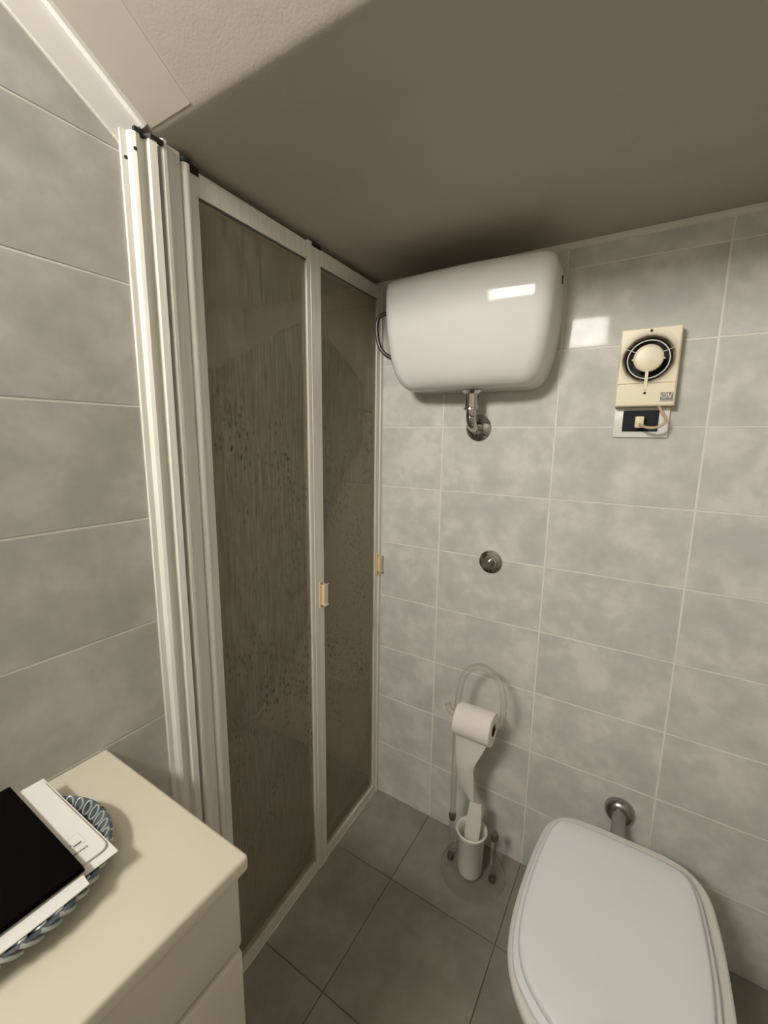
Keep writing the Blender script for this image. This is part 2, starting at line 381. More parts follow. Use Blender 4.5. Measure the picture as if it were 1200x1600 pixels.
# ------------------------------------------------------------------ shower: tray and dark shape behind the panes
struct(obj('trim_6', box(XSH, XSH+0.008, YJ, 0.0, 0.045, 0.60), 'added_dado'))  # added dark band low in the stall, dims the panes' lower part
struct(obj('trim_7', box(XSH+0.008, XL-0.10, YJ, YJ+0.008, 0.045, 0.60), 'added_dado'))
struct(obj('trim_5', box(XSH, -0.262, YJ, 0.0, -0.003, 0.045, 0.006), 'tray'))
RX = -0.272
rail = thing('cloth_rail', 'thin added rail carrying the dark cloth behind the textured panes', 'rail', (RX, YJ/2, 1.47))
obj('rod', lathe([(0.006, 0.002), (0.006, -YJ-0.002)], (RX, YJ, 1.47), (0, 1, 0), 12), 'chrome', rail, smooth=40)
for y, d in ((YJ, 1), (0.0, -1)):
    obj('rod_end', lathe([(0.016, 0.0), (0.016, 0.008), (0.008, 0.012)], (RX, y, 1.47), (0, d, 0), 16), 'chrome', rail, smooth=40)
# dark cloth added to darken the panes, bunched over the rail: front and back fall with a rounded fold on top
def cloth():
    Y = [-0.690, -0.62, -0.55, -0.48, -0.42, -0.365, -0.325, -0.285, -0.24, -0.19, -0.145, -0.105, -0.07]
    T = [1.508, 1.535, 1.570, 1.612, 1.650, 1.678, 1.690, 1.684, 1.666, 1.640, 1.610, 1.582, 1.560]
    B = [0.66, 0.64, 0.63, 0.66, 0.72, 0.80, 0.90, 1.02, 1.14, 1.23, 1.29, 1.33, 1.38]
    rings = []
    for i, (y, t, lo) in enumerate(zip(Y, T, B)):
        wv = 0.003*math.sin(i*1.9); th = 0.009 + 0.003*math.sin(i*1.3+1)
        zt_ = t; r = []
        for k in range(7): r.append((RX+th+wv+0.006, y, lo+(zt_-0.02-lo)*k/6))
        for a in (30, 60, 90, 120, 150): a = math.radians(a); r.append((RX+wv*0.5+(th+0.006)*math.cos(a), y, zt_-0.02+0.02*math.sin(a)))
        for k in range(7): r.append((RX-th-0.006, y, zt_-0.02-(zt_-0.02-lo-0.05)*k/6))
        for k in range(7): r.append((RX-0.0085, y, lo+0.05+(1.468-lo-0.05)*k/6))
        for a in (150, 120, 90, 60, 30): a = math.radians(a); r.append((RX+0.0085*math.cos(a), y, 1.470+0.0075*math.sin(a)))
        for k in range(7): r.append((RX+0.0085, y, 1.468-(1.468-lo)*k/6))
        rings.append(r)
    return loft(rings)
tag(obj('stand_in_cloth', cloth(), 'dark_cloth', smooth=60, origin=(RX, -0.42, 0.63)), 'added dark cloth inside the shower, giving the dark shape in the textured panes', 'towel')
# ------------------------------------------------------------------ folding shower door
sd = thing('shower_door', 'folding shower door with white frame and brownish rain-textured panes beside the cistern', 'shower door', (-0.225, -0.37, 0.0))
jx = XL
jamb = [(jx-0.02, -0.838), (jx+0.005, -0.838), (jx+0.006, -0.829), (jx+0.015, -0.826), (jx+0.018, -0.820), (jx+0.017, -0.813), (jx+0.009, -0.810),
        (jx+0.009, -0.8025), (jx+0.020, -0.799), (jx+0.022, -0.787), (jx-0.02, -0.787)]
wp = obj('wall_profile', prism_xy(jamb, 0.0, 1.862), 'alu', sd, smooth=25)
cap = [(jx+0.019, -0.822), (jx+0.0195, -0.815), (jx+0.011, -0.808), (jx+0.011, -0.803), (jx+0.023, -0.798), (jx+0.024, -0.786), (jx+0.024, -0.776),
       (jx+0.017, -0.776), (jx+0.017, -0.793), (jx+0.004, -0.801), (jx+0.004, -0.81), (jx+0.012, -0.822)]
obj('end_cap', prism_xy(cap, 1.862, 1.869), 'black', wp)
for (y, z) in ((-0.832, 1.822), (-0.822, 1.836)):
    obj('screw', lathe([(0.0, 0.0012), (0.0026, 0.0012), (0.0030, 0.0)], (jx+(0.0058 if y < -0.83 else 0.0175), y, z), (1, 0, 0), 12), 'black', wp)
obj('gasket', prism_xy([(jx-0.015, -0.787), (jx+0.006, -0.787), (jx+0.006, -0.778), (jx-0.015, -0.778)], 0.0, 1.862), 'gasket', sd)
p2 = [(jx-0.02, -0.778), (jx+0.018, -0.778), (jx+0.021, -0.775), (jx+0.021, -0.769), (jx+0.012, -0.766), (jx+0.011, -0.7385), (jx-0.02, -0.7385)]
obj('closing_profile', prism_xy(p2, 0.0, 1.874), 'alu', sd, smooth=25)
# panel near the jamb (B) and panel next to the back wall (A): frame along a line in plan
def panel_bits(P, Q, zt, tag_left, tag_right):
    P = Vector((P[0], P[1], 0)); Q = Vector((Q[0], Q[1], 0)); d = (Q-P).normalized(); nrm = Vector((d.y, -d.x, 0)); Ln = (Q-P).length
    if nrm.x < 0: nrm = -nrm
    def pt(s, n, z): return P + d*s + nrm*n + Vector((0, 0, z))
    def bar(s0, s1, n0, n1, z0, z1, bev=0.0015):
        bb = bmesh.new(); bmesh.ops.create_cube(bb, size=1.0)
        for v in bb.verts:
            s = s0 if v.co.x < 0 else s1; n = n0 if v.co.y < 0 else n1; z = z0 if v.co.z < 0 else z1
            v.co = pt(s, n, z)
        if bev: bmesh.ops.bevel(bb, geom=bb.edges[:], offset=bev, segments=2, affect='EDGES')
        return bb
    return pt, bar, Ln
zt = 1.864
# B
PB = (jx+0.0, -0.7365); QB = (-0.2220, -0.372)
pt, bar, Ln = panel_bits(PB, QB, zt, 0, 0)
b = bar(0.012, 0.034, -0.012, 0.008, 0.004, zt)
c0 = pt(0.0095, 0.006, 0.004)
lathe([(0.0095, 0.0), (0.0095, zt-0.006)], c0, (0, 0, 1), 20, bm=b)
stB = obj('stile', b, 'alu', sd, smooth=40)
b = bmesh.new(); lathe([(0.0115, 0.0), (0.0115, 0.0065)], pt(0.0095, 0.006, zt-0.001), (0, 0, 1), 20, bm=b)
obj('end_cap', b, 'black', stB)
obj('end_cap', bar(0.018, 0.036, -0.008, 0.010, zt-0.010, zt+0.002, 0.001), 'black', stB)
b = bar(Ln-0.013, Ln, -0.010, 0.0085, 0.004, zt)
obj('stile', b, 'alu', sd, smooth=40)
rb = obj('rail', bar(0.034, Ln-0.013, -0.010, 0.007, zt-0.042, zt-0.004), 'alu', sd, smooth=40)
obj('rail', bar(0.034, Ln-0.013, -0.010, 0.008, 0.002, 0.034), 'alu', sd, smooth=40)
def pane(bits, s0, s1, z0, z1): return bits[1](s0, s1, -0.003, 0.001, z0, z1, 0.0)
obj('pane', pane((pt, bar), 0.033, Ln-0.012, 0.033, zt-0.041), 'pane', sd)
obj('bead', bar(0.034, Ln-0.013, 0.001, 0.004, zt-0.045, zt-0.0415, 0.0005), 'gasket', rb)
# A
PA = (-0.2220, -0.371); QA = (-0.2385, -0.001)
pt, bar, Ln = panel_bits(PA, QA, zt, 0, 0)
stA = obj('stile', bar(0.0, 0.037, -0.010, 0.010, 0.0, zt), 'alu', sd, smooth=40)
obj('end_cap', bar(0.004, 0.036, -0.008, 0.0115, zt-0.007, zt+0.0015, 0.001), 'black', stA)
stW = obj('stile', bar(Ln-0.030, Ln-0.012, -0.010, 0.008, 0.004, zt), 'alu', sd, smooth=40)
obj('wall_channel', bar(Ln-0.012, Ln, -0.014, 0.014, 0.0, zt), 'alu', sd, smooth=40)
ra = obj('rail', bar(0.037, Ln-0.030, -0.010, 0.007, zt-0.042, zt-0.006), 'alu', sd, smooth=40)
obj('rail', bar(0.037, Ln-0.030, -0.010, 0.008, 0.002, 0.034), 'alu', sd, smooth=40)
obj('pane', pane((pt, bar), 0.036, Ln-0.029, 0.033, zt-0.041), 'pane', sd)
obj('bead', bar(0.037, Ln-0.030, 0.001, 0.004, zt-0.045, zt-0.0415, 0.0005), 'gasket', ra)
def handle(par, s, zc, h, n0):
    hb = bar(s-0.007, s+0.007, n0, n0+0.004, zc-h/2, zc+h/2, 0.001)
    join(hb, bar(s+0.000, s+0.011, n0+0.002, n0+0.016, zc-h/2+0.009, zc+h/2-0.009, 0.003))
    o = obj('handle', hb, 'handle', par, smooth=40, label='small cream plastic pull handle')
    for dz in (-h/2+0.0045, h/2-0.0045):
        obj('screw', lathe([(0, 0.001), (0.002, 0.001), (0.0022, 0)], pt(s-0.002, n0+0.004, zc+dz), (1, 0, 0), 10), 'brass', sd)
handle(stA, 0.022, 0.927, 0.078, 0.010)
handle(stW, Ln-0.019, 0.936, 0.072, 0.008)

# ------------------------------------------------------------------ cistern
cx = 0.1050
ci = thing('toilet_cistern', 'white ceramic high-level toilet cistern hung on the back wall under the ceiling', 'cistern', (cx, 0.0, 1.50))
def dring(z, hw, d, r, bul, y0=0.0, n=10):
    """D-shaped ring: flat back on the wall, rounded front corners, bowed front"""
    pts = [(cx+hw*0.985, y0), (cx-hw*0.985, y0)]
    L_, R_ = [], []
    for k in range(n+1):                     # left corner from side to front
        a = PI/2*k/n
        pts.append((cx-hw+r-r*math.cos(a), -(d-r)-r*math.sin(a)))
    m = 10
    for k in range(1, m):
        t = k/m; x = cx-hw+r + (2*hw-2*r)*t
        pts.append((x, -d - bul*math.sin(PI*t)))
    for k in range(n+1):
        a = PI/2*(1-k/n)
        pts.append((cx+hw-r+r*math.cos(a), -(d-r)-r*math.sin(a)))
    return [(x, y, z) for x, y in pts]
rings = [dring(1.8120, 0.212, 0.145, 0.030, 0.008), dring(1.8150, 0.221, 0.156, 0.034, 0.010), dring(1.8135, 0.2275, 0.1645, 0.036, 0.012),
         dring(1.8075, 0.2315, 0.1695, 0.038, 0.013), dring(1.790, 0.2330, 0.1720, 0.040, 0.014), dring(1.74, 0.2330, 0.1715, 0.040, 0.014), dring(1.69, 0.2310, 0.1680, 0.040, 0.014),
         dring(1.64, 0.2265, 0.1625, 0.040, 0.014), dring(1.595, 0.2195, 0.1555, 0.040, 0.014), dring(1.565, 0.2120, 0.1485, 0.042, 0.013), dring(1.543, 0.2025, 0.1400, 0.042, 0.012),
         dring(1.529, 0.191, 0.129, 0.042, 0.010), dring(1.521, 0.178, 0.115, 0.040, 0.008), dring(1.518, 0.160, 0.095, 0.036, 0.006)]
obj('tank', loft(rings), 'ceramic', ci, smooth=60)
obj('side_slot', box(cx+0.2310, cx+0.2335, -0.062, -0.057, 1.765, 1.785), 'dark', ci)
hb = tube([(-0.126, -0.100, 1.748), (-0.148, -0.101, 1.750), (-0.178, -0.102, 1.742), (-0.186, -0.102, 1.712), (-0.180, -0.100, 1.668), (-0.160, -0.096, 1.636), (-0.118, -0.090, 1.612)], 0.0062, 12)
ho = obj('supply_hose', hb, 'hose', ci, smooth=60, label='dark flexible supply hose')
obj('hose_nut', lathe([(0.0095, 0), (0.0095, 0.014), (0.007, 0.016)], (-0.127, -0.100, 1.748), (-1, 0, 0), 6), 'chrome', ho)
# ------------------------------------------------------------------ flush pipe under the cistern
fp = thing('flush_pipe', 'chrome elbow pipe with wall flange under the cistern', 'pipe', (0.118, 0.0, 1.414))
px, py = 0.118, -0.070
obj('collar', lathe([(0.018, 0.0), (0.030, 0.0), (0.031, -0.003), (0.024, -0.008), (0.0195, -0.012), (0.019, -0.050), (0.022, -0.051), (0.0225, -0.056), (0.016, -0.057)], (px, py, 1.5185), (0, 0, 1), 32), 'chrome', fp, smooth=40)
pts = [(px, py, 1.468), (px, py, 1.445)]
for k in range(0, 9):
    a = PI/2*k/8; pts.append((px, py+0.034*(1-math.cos(a)), 1.445-0.031*math.sin(a)))
pts += [(px, -0.02, 1.414), (px, -0.002, 1.414)]
obj('elbow', tube(pts, 0.0145, 20, 2), 'chrome', fp, smooth=60)
obj('wall_flange', lathe([(0.014, -0.022), (0.019, -0.022), (0.0195, -0.015), (0.024, -0.013), (0.035, -0.0085), (0.0390, -0.004), (0.0390, 0.0)], (px, 0, 1.414), (0, 1, 0), 36), 'chrome', fp, smooth=35)
# ------------------------------------------------------------------ flush button
fb = thing('flush_button', 'round stepped chrome flush button on the tiled back wall', 'button', (0.178, 0.0, 1.006))
obj('rosette', lathe([(0.010, -0.020), (0.020, -0.020), (0.0215, -0.017), (0.0225, -0.012), (0.028, -0.0105), (0.030, -0.006), (0.0355, -0.0045), (0.0365, -0.001), (0.0365, 0.0)], (0.178, 0, 1.006), (0, 1, 0), 40), 'chrome', fb, smooth=30)
obj('push_knob', lathe([(0.0, -0.037), (0.0085, -0.037), (0.0105, -0.035), (0.011, -0.020)], (0.178, 0, 1.006), (0, 1, 0), 28), 'chrome_dull', fb, smooth=35)

# ------------------------------------------------------------------ extractor fan
fx0, fx1, fz0, fz1 = 0.4785, 0.6030, 1.4640, 1.6440; fyf = -0.040; fcx, fcz = 0.5405, 1.5720
fan = thing('extractor_fan', 'square cream wall extractor fan with round dusty intake beside the cistern', 'fan', (fcx, 0.0, fz0))
def fan_housing():
    b = bmesh.new(); n = 48; R = 0.0545
    # front face: square with a round hole, ring of quads between a square-ish loop and the circle
    def sq(a):
        c, s = math.cos(a), math.sin(a)
        hx0, hx1, hz0, hz1 = fx0+0.003, fx1-0.003, 1.518, fz1-0.003
        t = 1e9
        if c > 1e-6: t = min(t, (hx1-fcx)/c)
        if c < -1e-6: t = min(t, (hx0-fcx)/c)
        if s > 1e-6: t = min(t, (hz1-fcz)/s)
        if s < -1e-6: t = min(t, (hz0-fcz)/s)
        return (fcx+c*t, fcz+s*t)
    angs = [2*PI*i/n + PI/n for i in range(n)]
    corners = [math.atan2(z-fcz, x-fcx) % (2*PI) for x in (fx0+0.003, fx1-0.003) for z in (1.518, fz1-0.003)]
    for ca in corners:
        i = min(range(n), key=lambda k: abs(angs[k]-ca)); angs[i] = ca
    out = [b.verts.new((*((sq(a)[0]), fyf), sq(a)[1])) for a in angs]
    inn = [b.verts.new((fcx+R*math.cos(a), fyf, fcz+R*math.sin(a))) for a in angs]
    for i in range(n):
        j = (i+1) % n; b.faces.new((out[i], out[j], inn[j], inn[i]))
    # lower face panel and groove
    def quad(x0, x1, z0, z1, y, y2=None):
        y2 = y if y2 is None else y2
        b.faces.new([b.verts.new(p) for p in ((x0, y, z0), (x1, y, z0), (x1, y2, z1), (x0, y2, z1))])
    quad(fx0+0.003, fx1-0.003, 1.5135, 1.518, fyf+0.003); quad(fx0+0.003, fx1-0.003, 1.518, 1.5181, fyf+0.003, fyf)
    quad(fx0+0.003, fx1-0.003, 1.5134, 1.5135, fyf, fyf+0.003)
    quad(fx0+0.003, fx1-0.003, fz0+0.003, 1.5134, fyf)
    # rim and sides
    o0 = [(fx0+0.003, fyf, fz0+0.003), (fx1-0.003, fyf, fz0+0.003), (fx1-0.003, fyf, fz1-0.003), (fx0+0.003, fyf, fz1-0.003)]
    o1 = [(fx0, fyf+0.003, fz0), (fx1, fyf+0.003, fz0), (fx1, fyf+0.003, fz1), (fx0, fyf+0.003, fz1)]
    o2 = [(x, 0.0, z) for x, y, z in o1]
    for A, B in ((o0, o1), (o1, o2)):
        va = [b.verts.new(p) for p in A]; vb = [b.verts.new(p) for p in B]
        for i in range(4): b.faces.new((va[i], va[(i+1) % 4], vb[(i+1) % 4], vb[i]))
    bmesh.ops.remove_doubles(b, verts=b.verts, dist=1e-6)
    return b
hs = obj('housing', fan_housing(), 'fan_face', fan)
AX = (0, 1, 0); FC = (fcx, 0, fcz)
obj('intake_funnel', lathe([(0.0545, fyf), (0.0530, fyf+0.0015), (0.0488, fyf+0.008)], FC, AX, 48, cap0=False, cap1=False), 'fan_face', fan, smooth=40)
obj('intake_well', lathe([(0.0488, fyf+0.008), (0.0485, -0.006), (0.0, -0.006)], FC, AX, 40, cap0=False), 'dark', fan, smooth=40)
obj('grille_ring', lathe([(0.0422, fyf+0.004), (0.0422, fyf+0.001), (0.0445, fyf+0.001), (0.0445, fyf+0.004)], FC, AX, 48, closed=True), 'ring', fan, smooth=40)
obj('hub_cap', lathe([(0.0, fyf-0.0015), (0.024, fyf-0.0015), (0.029, fyf-0.0005), (0.0312, fyf+0.002), (0.0312, fyf+0.012)], (fcx, 0, fcz+0.003), AX, 40), 'cream', fan, smooth=40)
for a in (24, 152):
    a = math.radians(a); d = Vector((math.cos(a), 0, math.sin(a))); p0 = Vector((fcx, fyf+0.0025, fcz+0.003)) + d*0.030; p1 = Vector((fcx, fyf+0.0005, fcz)) + d*0.060
    obj('spoke', tube([p0, (p0+p1)/2, p1], 0.0010, 6, 1, smoothpath=False), 'ring', fan)
for a in (0, 180):
    a = math.radians(a); d = Vector((math.cos(a), 0, math.sin(a)))
    obj('hub_clip', sphere(Vector((fcx, fyf+0.004, fcz+0.001)) + d*0.0322, 0.0026, 10), 'cream', fan)
obj('hub_arm', box(fcx-0.0035, fcx+0.0035, fyf-0.001, fyf+0.004, 1.503, fcz-0.025, 0.0008), 'cream', fan)
for x, z, r in ((fcx+0.0005, 1.636, 0.0032), (fcx, 1.4945, 0.0031), (fcx, 1.5015, 0.0011)):
    obj('screw', lathe([(0, -0.0012), (r, -0.0012), (r, 0.001)], (x, fyf, z), AX, 12), 'dark', fan)
lg = obj('logo_plate', box(0.5735, 0.5985, fyf-0.0006, fyf+0.0005, 1.4740, 1.4945), 'logo', fan, label='grey badge with white spiral and letter V')
obj('logo_ring', lathe([(0.0050, -0.0006), (0.0050, 0), (0.0062, 0), (0.0062, -0.0006)], (0.5812, fyf-0.0004, 1.4868), AX, 24, closed=True), 'logow', lg)
b = bmesh.new(); sp = []
for k in range(20):
    a = k/19*2.2*PI; r = 0.0005+0.0038*k/19; sp.append((0.5812+r*math.cos(a), fyf-0.0008, 1.4868+r*math.sin(a)))
obj('logo_spiral', tube(sp, 0.00045, 5, 1, smoothpath=False), 'logow', lg)
vz0, vz1 = 1.4806, 1.4925
obj('logo_letter', prism_y([(0.5870, vz1), (0.5893, vz1), (0.5920, vz0+0.0032), (0.5947, vz1), (0.5980, vz1), (0.5980, vz1-0.0012), (0.5962, vz1-0.0012), (0.5930, vz0), (0.5910, vz0)], fyf-0.0012, fyf-0.0004), 'logow', lg)
obj('logo_lettering', box(0.5752, 0.5970, fyf-0.0009, fyf-0.0004, 1.4755, 1.4768), 'logow', lg)
# ------------------------------------------------------------------ socket, plug and cord
sk = thing('wall_socket', 'white wall socket plate with black module below the extractor fan', 'socket', (0.538, 0.0, 1.390))
obj('cover_plate', box(0.4785, 0.5975, -0.008, 0.0, 1.3895, 1.4632, 0.002), 'plate', sk, smooth=40)
obj('socket_module', box(0.4985, 0.5755, -0.0105, -0.006, 1.4045, 1.4555, 0.0008), 'socket', sk)
for x in (0.5245, 0.5495): obj('module_joint', box(x-0.0003, x+0.0003, -0.0109, -0.0100, 1.4050, 1.4550), 'dark', sk)
for z in (1.4175, 1.430, 1.4425): obj('socket_hole', lathe([(0, -0.0003), (0.0024, -0.0003), (0.0024, 0.001)], (0.5620, -0.0106, z), AX, 12), 'dark', sk)
pg = thing('power_plug', 'small cream plug with beige looping cord in the black socket', 'plug', (0.535, -0.011, 1.413))
obj('plug_body', box(0.5265, 0.5455, -0.034, -0.0105, 1.4130, 1.4405, 0.003), 'plug', pg, smooth=40)
obj('cord', tube([(0.536, -0.030, 1.4225), (0.540, -0.042, 1.4185), (0.552, -0.055, 1.4135), (0.570, -0.058, 1.4125), (0.585, -0.056, 1.4200), (0.589, -0.050, 1.4330), (0.580, -0.038, 1.4500), (0.572, -0.030, 1.4640)], 0.0033, 10), 'cord', pg, smooth=60)

# ------------------------------------------------------------------ toilet
tx = 0.6015
tl = thing('toilet', 'white floor-standing toilet with closed lid against the tiled back wall', 'toilet', (tx, -0.40, 0.0))
def half_ring(half, cxx, z, n=5):
    P = catmull([(a, bb, 0) for a, bb in half], n)
    pts = [(cxx-p.x, p.y) for p in P] + [(cxx+p.x, p.y) for p in reversed(P[1:-1])]
    return [(x, y, z) for x, y in pts]
LIDH = [(0.0, -0.2075), (0.06, -0.2075), (0.105, -0.211), (0.133, -0.223), (0.147, -0.255), (0.155, -0.31), (0.1605, -0.38), (0.162, -0.45), (0.157, -0.525), (0.140, -0.580), (0.110, -0.615), (0.070, -0.642), (0.035, -0.653), (0.0, -0.656)]
BOWH = [(0.0, -0.150), (0.06, -0.150), (0.110, -0.155), (0.145, -0.171), (0.170, -0.206), (0.181, -0.255), (0.188, -0.33), (0.191, -0.42), (0.189, -0.49), (0.178, -0.555), (0.153, -0.606), (0.110, -0.648), (0.055, -0.672), (0.0, -0.679)]
def mixh(H, k, c=(0.0, -0.42), ky=None): ky = k if ky is None else ky; return [(a*k, c[1]+(bb-c[1])*ky) for a, bb in H]
lx = 0.5975
def offs(H, d):   # shrink a half outline by about d
    hw = max(a for a, _ in H); hy = (H[0][1]-H[-1][1])/2
    return mixh(H, (hw-d)/hw, (0, (H[0][1]+H[-1][1])/2), (hy-d)/hy)
bw = 0.6055
rings = [half_ring(offs(BOWH, 0.03), bw, 0.389), half_ring(offs(BOWH, 0.008), bw, 0.3925), half_ring(offs(BOWH, 0.002), bw, 0.3895), half_ring(BOWH, bw, 0.382), half_ring(offs(BOWH, 0.002), bw, 0.367),
         half_ring(offs(BOWH, 0.012), bw, 0.345), half_ring(mixh(BOWH, 0.85, (0, -0.36), 0.90), bw, 0.30), half_ring(mixh(BOWH, 0.70, (0, -0.32), 0.80), bw, 0.22),
         half_ring(mixh(BOWH, 0.58, (0, -0.30), 0.70), bw, 0.12), half_ring(mixh(BOWH, 0.58, (0, -0.29), 0.70), bw, 0.05), half_ring(mixh(BOWH, 0.63, (0, -0.29), 0.74), bw, 0.015), half_ring(mixh(BOWH, 0.63, (0, -0.29), 0.74), bw, 0.0)]
obj('bowl', loft(rings), 'ceramic', tl, smooth=60)
SEATH = [(a*1.07, -0.432+(bb+0.432)*1.045) for a, bb in LIDH]
sxx = 0.5985
obj('seat', loft([half_ring(offs(SEATH, 0.004), sxx, 0.3935), half_ring(SEATH, sxx, 0.397), half_ring(SEATH, sxx, 0.405), half_ring(offs(SEATH, 0.004), sxx, 0.4085)]), 'lid', tl, smooth=50)
obj('lid', loft([half_ring(offs(LIDH, 0.003), lx, 0.4095), half_ring(LIDH, lx, 0.4120), half_ring(LIDH, lx, 0.4215), half_ring(offs(LIDH, 0.002), lx, 0.4250), half_ring(offs(LIDH, 0.007), lx, 0.4270), half_ring(offs(LIDH, 0.04), lx, 0.4290), half_ring(offs(LIDH, 0.09), lx, 0.4300)]), 'lid', tl, smooth=60)
for sgn in (-1, 1):
    obj('hinge', lathe([(0.006, -0.016), (0.0075, -0.014), (0.0075, 0.014), (0.006, 0.016)], (lx+sgn*0.078, -0.2000, 0.4060), (1, 0, 0), 14), 'lid', tl, smooth=40)
obj('lid_chip', lathe([(0, 0.0006), (0.0022, 0.0006), (0.0022, -0.001)], (0.630, -0.306, 0.4290), (0, 0, 1), 8), 'logo', tl)
tp = thing('toilet_inlet_pipe', 'short grey pipe with domed chrome flange behind the toilet', 'pipe', (0.5935, 0.0, 0.338))
obj('wall_flange', lathe([(0.016, -0.026), (0.026, -0.0245), (0.034, -0.018), (0.0385, -0.009), (0.039, 0.0)], (0.5935, 0, 0.338), AX, 36), 'chrome_dull', tp, smooth=50)
obj('pipe_sleeve', tube([(0.5935, -0.004, 0.338), (0.5935, -0.06, 0.338), (0.5935, -0.12, 0.334), (0.5935, -0.158, 0.330)], 0.0175, 20), 'pipe', tp, smooth=60)

# ------------------------------------------------------------------ free-standing paper holder
HB = Vector((0.210, -0.112, 0.0))
hd = thing('paper_holder', 'clear acrylic toilet paper stand with looped top and round base', 'stand', HB)
obj('base_disc', lathe([(0.0, 0.0), (0.101, 0.0), (0.103, 0.003), (0.103, 0.008), (0.100, 0.010), (0.0, 0.010)], HB, (0, 0, 1), 48), 'acrylic', hd, smooth=40)
rp = 0.0085
xl, xr, yp = 0.135, 0.275, -0.116
for x in (xl, xr):
    o = obj('short_post', lathe([(rp, 0.028), (rp, 0.158)], (x, yp, 0), (0, 0, 1), 20), 'acrylic', hd, smooth=40)
    obj('foot_cap', lathe([(0.0, 0.010), (0.0105, 0.010), (0.0105, 0.022), (0.009, 0.028), (0, 0.028)], (x, yp, 0), (0, 0, 1), 20), 'brass', hd, smooth=40)
    obj('top_cap', lathe([(0.0, 0.158), (0.0095, 0.158), (0.0115, 0.164), (0.0115, 0.176), (0.008, 0.181), (0, 0.182)], (x, yp, 0), (0, 0, 1), 20), 'brass', hd, smooth=40)
loop = [(xl, yp, 0.182), (xl, yp, 0.30), (xl, yp, 0.42), (xl, yp, 0.545), (0.139, yp, 0.615), (0.151, yp, 0.668), (0.175, yp, 0.703), (0.207, yp, 0.716), (0.240, yp, 0.706), (0.264, yp, 0.675), (0.275, yp, 0.630), (0.276, yp, 0.585), (0.270, yp, 0.555), (0.258, yp, 0.543), (0.240, yp-0.003, 0.541), (0.19, yp-0.006, 0.541), (0.125, yp-0.006, 0.541), (0.112, yp-0.006, 0.548), (0.106, yp-0.006, 0.565)]
obj('looped_rod', tube(loop, 0.0100, 16, 5), 'acrylic', hd, smooth=60)
# roll hanging on the rod
RC = Vector((0.1965, yp-0.006, 0.541)); rr = 0.049; rc = 0.019
RC.z = 0.541 - (rc - rp)
tr_ = thing('toilet_paper', 'white toilet paper roll on the acrylic stand with its end hanging down', 'toilet paper', (RC.x, RC.y, RC.z-rr))
ax = (1, 0, 0)
obj('roll', lathe([(rc, -0.057), (rr-0.002, -0.057), (rr, -0.055), (rr, 0.055), (rr-0.002, 0.057), (rc, 0.057)], RC, ax, 48, closed=True), 'tissue', tr_, smooth=40)
obj('cardboard_core', lathe([(rc-0.0012, -0.0572), (rc, -0.0572), (rc, 0.0572), (rc-0.0012, 0.0572)], RC, ax, 32, closed=True), 'brass', tr_, smooth=40)
def ribbon(rows, th=0.0006):
    """rows of (xl, yl, zl, xr, yr, zr): a thin sheet"""
    b = bmesh.new(); A = []
    n = 6
    for off in (-th, th):
        g_ = []
        for xl_, yl_, zl_, xr_, yr_, zr_, bul in rows:
            g_.append([b.verts.new((xl_+(xr_-xl_)*k/n, yl_+(yr_-yl_)*k/n+off-bul*math.sin(PI*k/n), zl_+(zr_-zl_)*k/n)) for k in range(n+1)])
        A.append(g_)
    m = len(rows)
    for i in range(m-1):
        for k in range(n):
            f = A[0]; b.faces.new((f[i][k], f[i][k+1], f[i+1][k+1], f[i+1][k]))
            f = A[1]; b.faces.new((f[i+1][k], f[i+1][k+1], f[i][k+1], f[i][k]))
    loopi = [(0, k) for k in range(n+1)] + [(i, n) for i in range(1, m)] + [(m-1, k) for k in range(n-1, -1, -1)] + [(i, 0) for i in range(m-2, 0, -1)]
    for q in range(len(loopi)):
        i, k = loopi[q]; i2, k2 = loopi[(q+1) % len(loopi)]
        b.faces.new((A[0][i][k], A[1][i][k], A[1][i2][k2], A[0][i2][k2]))
    return b
yb = RC.y
rows = [(0.149, yb-0.040, 0.520, 0.245, yb-0.040, 0.520, 0), (0.148, yb-0.030, 0.490, 0.243, yb-0.030, 0.492, 0), (0.1465, yb-0.022, 0.455, 0.232, yb-0.026, 0.462, 0.002), (0.1455, yb-0.018, 0.420, 0.217, yb-0.030, 0.428, 0.004),
        (0.1475, yb-0.014, 0.385, 0.2065, yb-0.026, 0.398, 0.006), (0.1505, yb-0.008, 0.345, 0.2035, yb-0.018, 0.372, 0.008), (0.1565, yb-0.004, 0.315, 0.2045, yb-0.010, 0.335, 0.007), (0.168, yb, 0.288, 0.2048, yb-0.006, 0.300, 0.006),
        (0.184, yb+0.002, 0.268, 0.2045, yb-0.004, 0.276, 0.004), (0.196, yb+0.002, 0.254, 0.2045, yb-0.002, 0.258, 0.002)]
obj('hanging_sheet', ribbon(rows), 'tissue2', tr_, smooth=35)
rows = [(0.1925, yb+0.001, 0.262, 0.2300, yb-0.004, 0.268, 0.004), (0.1905, yb-0.001, 0.235, 0.2330, yb-0.006, 0.242, 0.005), (0.1865, yb-0.003, 0.195, 0.2340, yb-0.008, 0.200, 0.006), (0.1825, yb-0.004, 0.150, 0.2310, yb-0.010, 0.150, 0.007), (0.181, yb-0.004, 0.120, 0.225, yb-0.010, 0.118, 0.006)]
obj('sheet_end', ribbon(rows), 'tissue2', tr_, smooth=35)
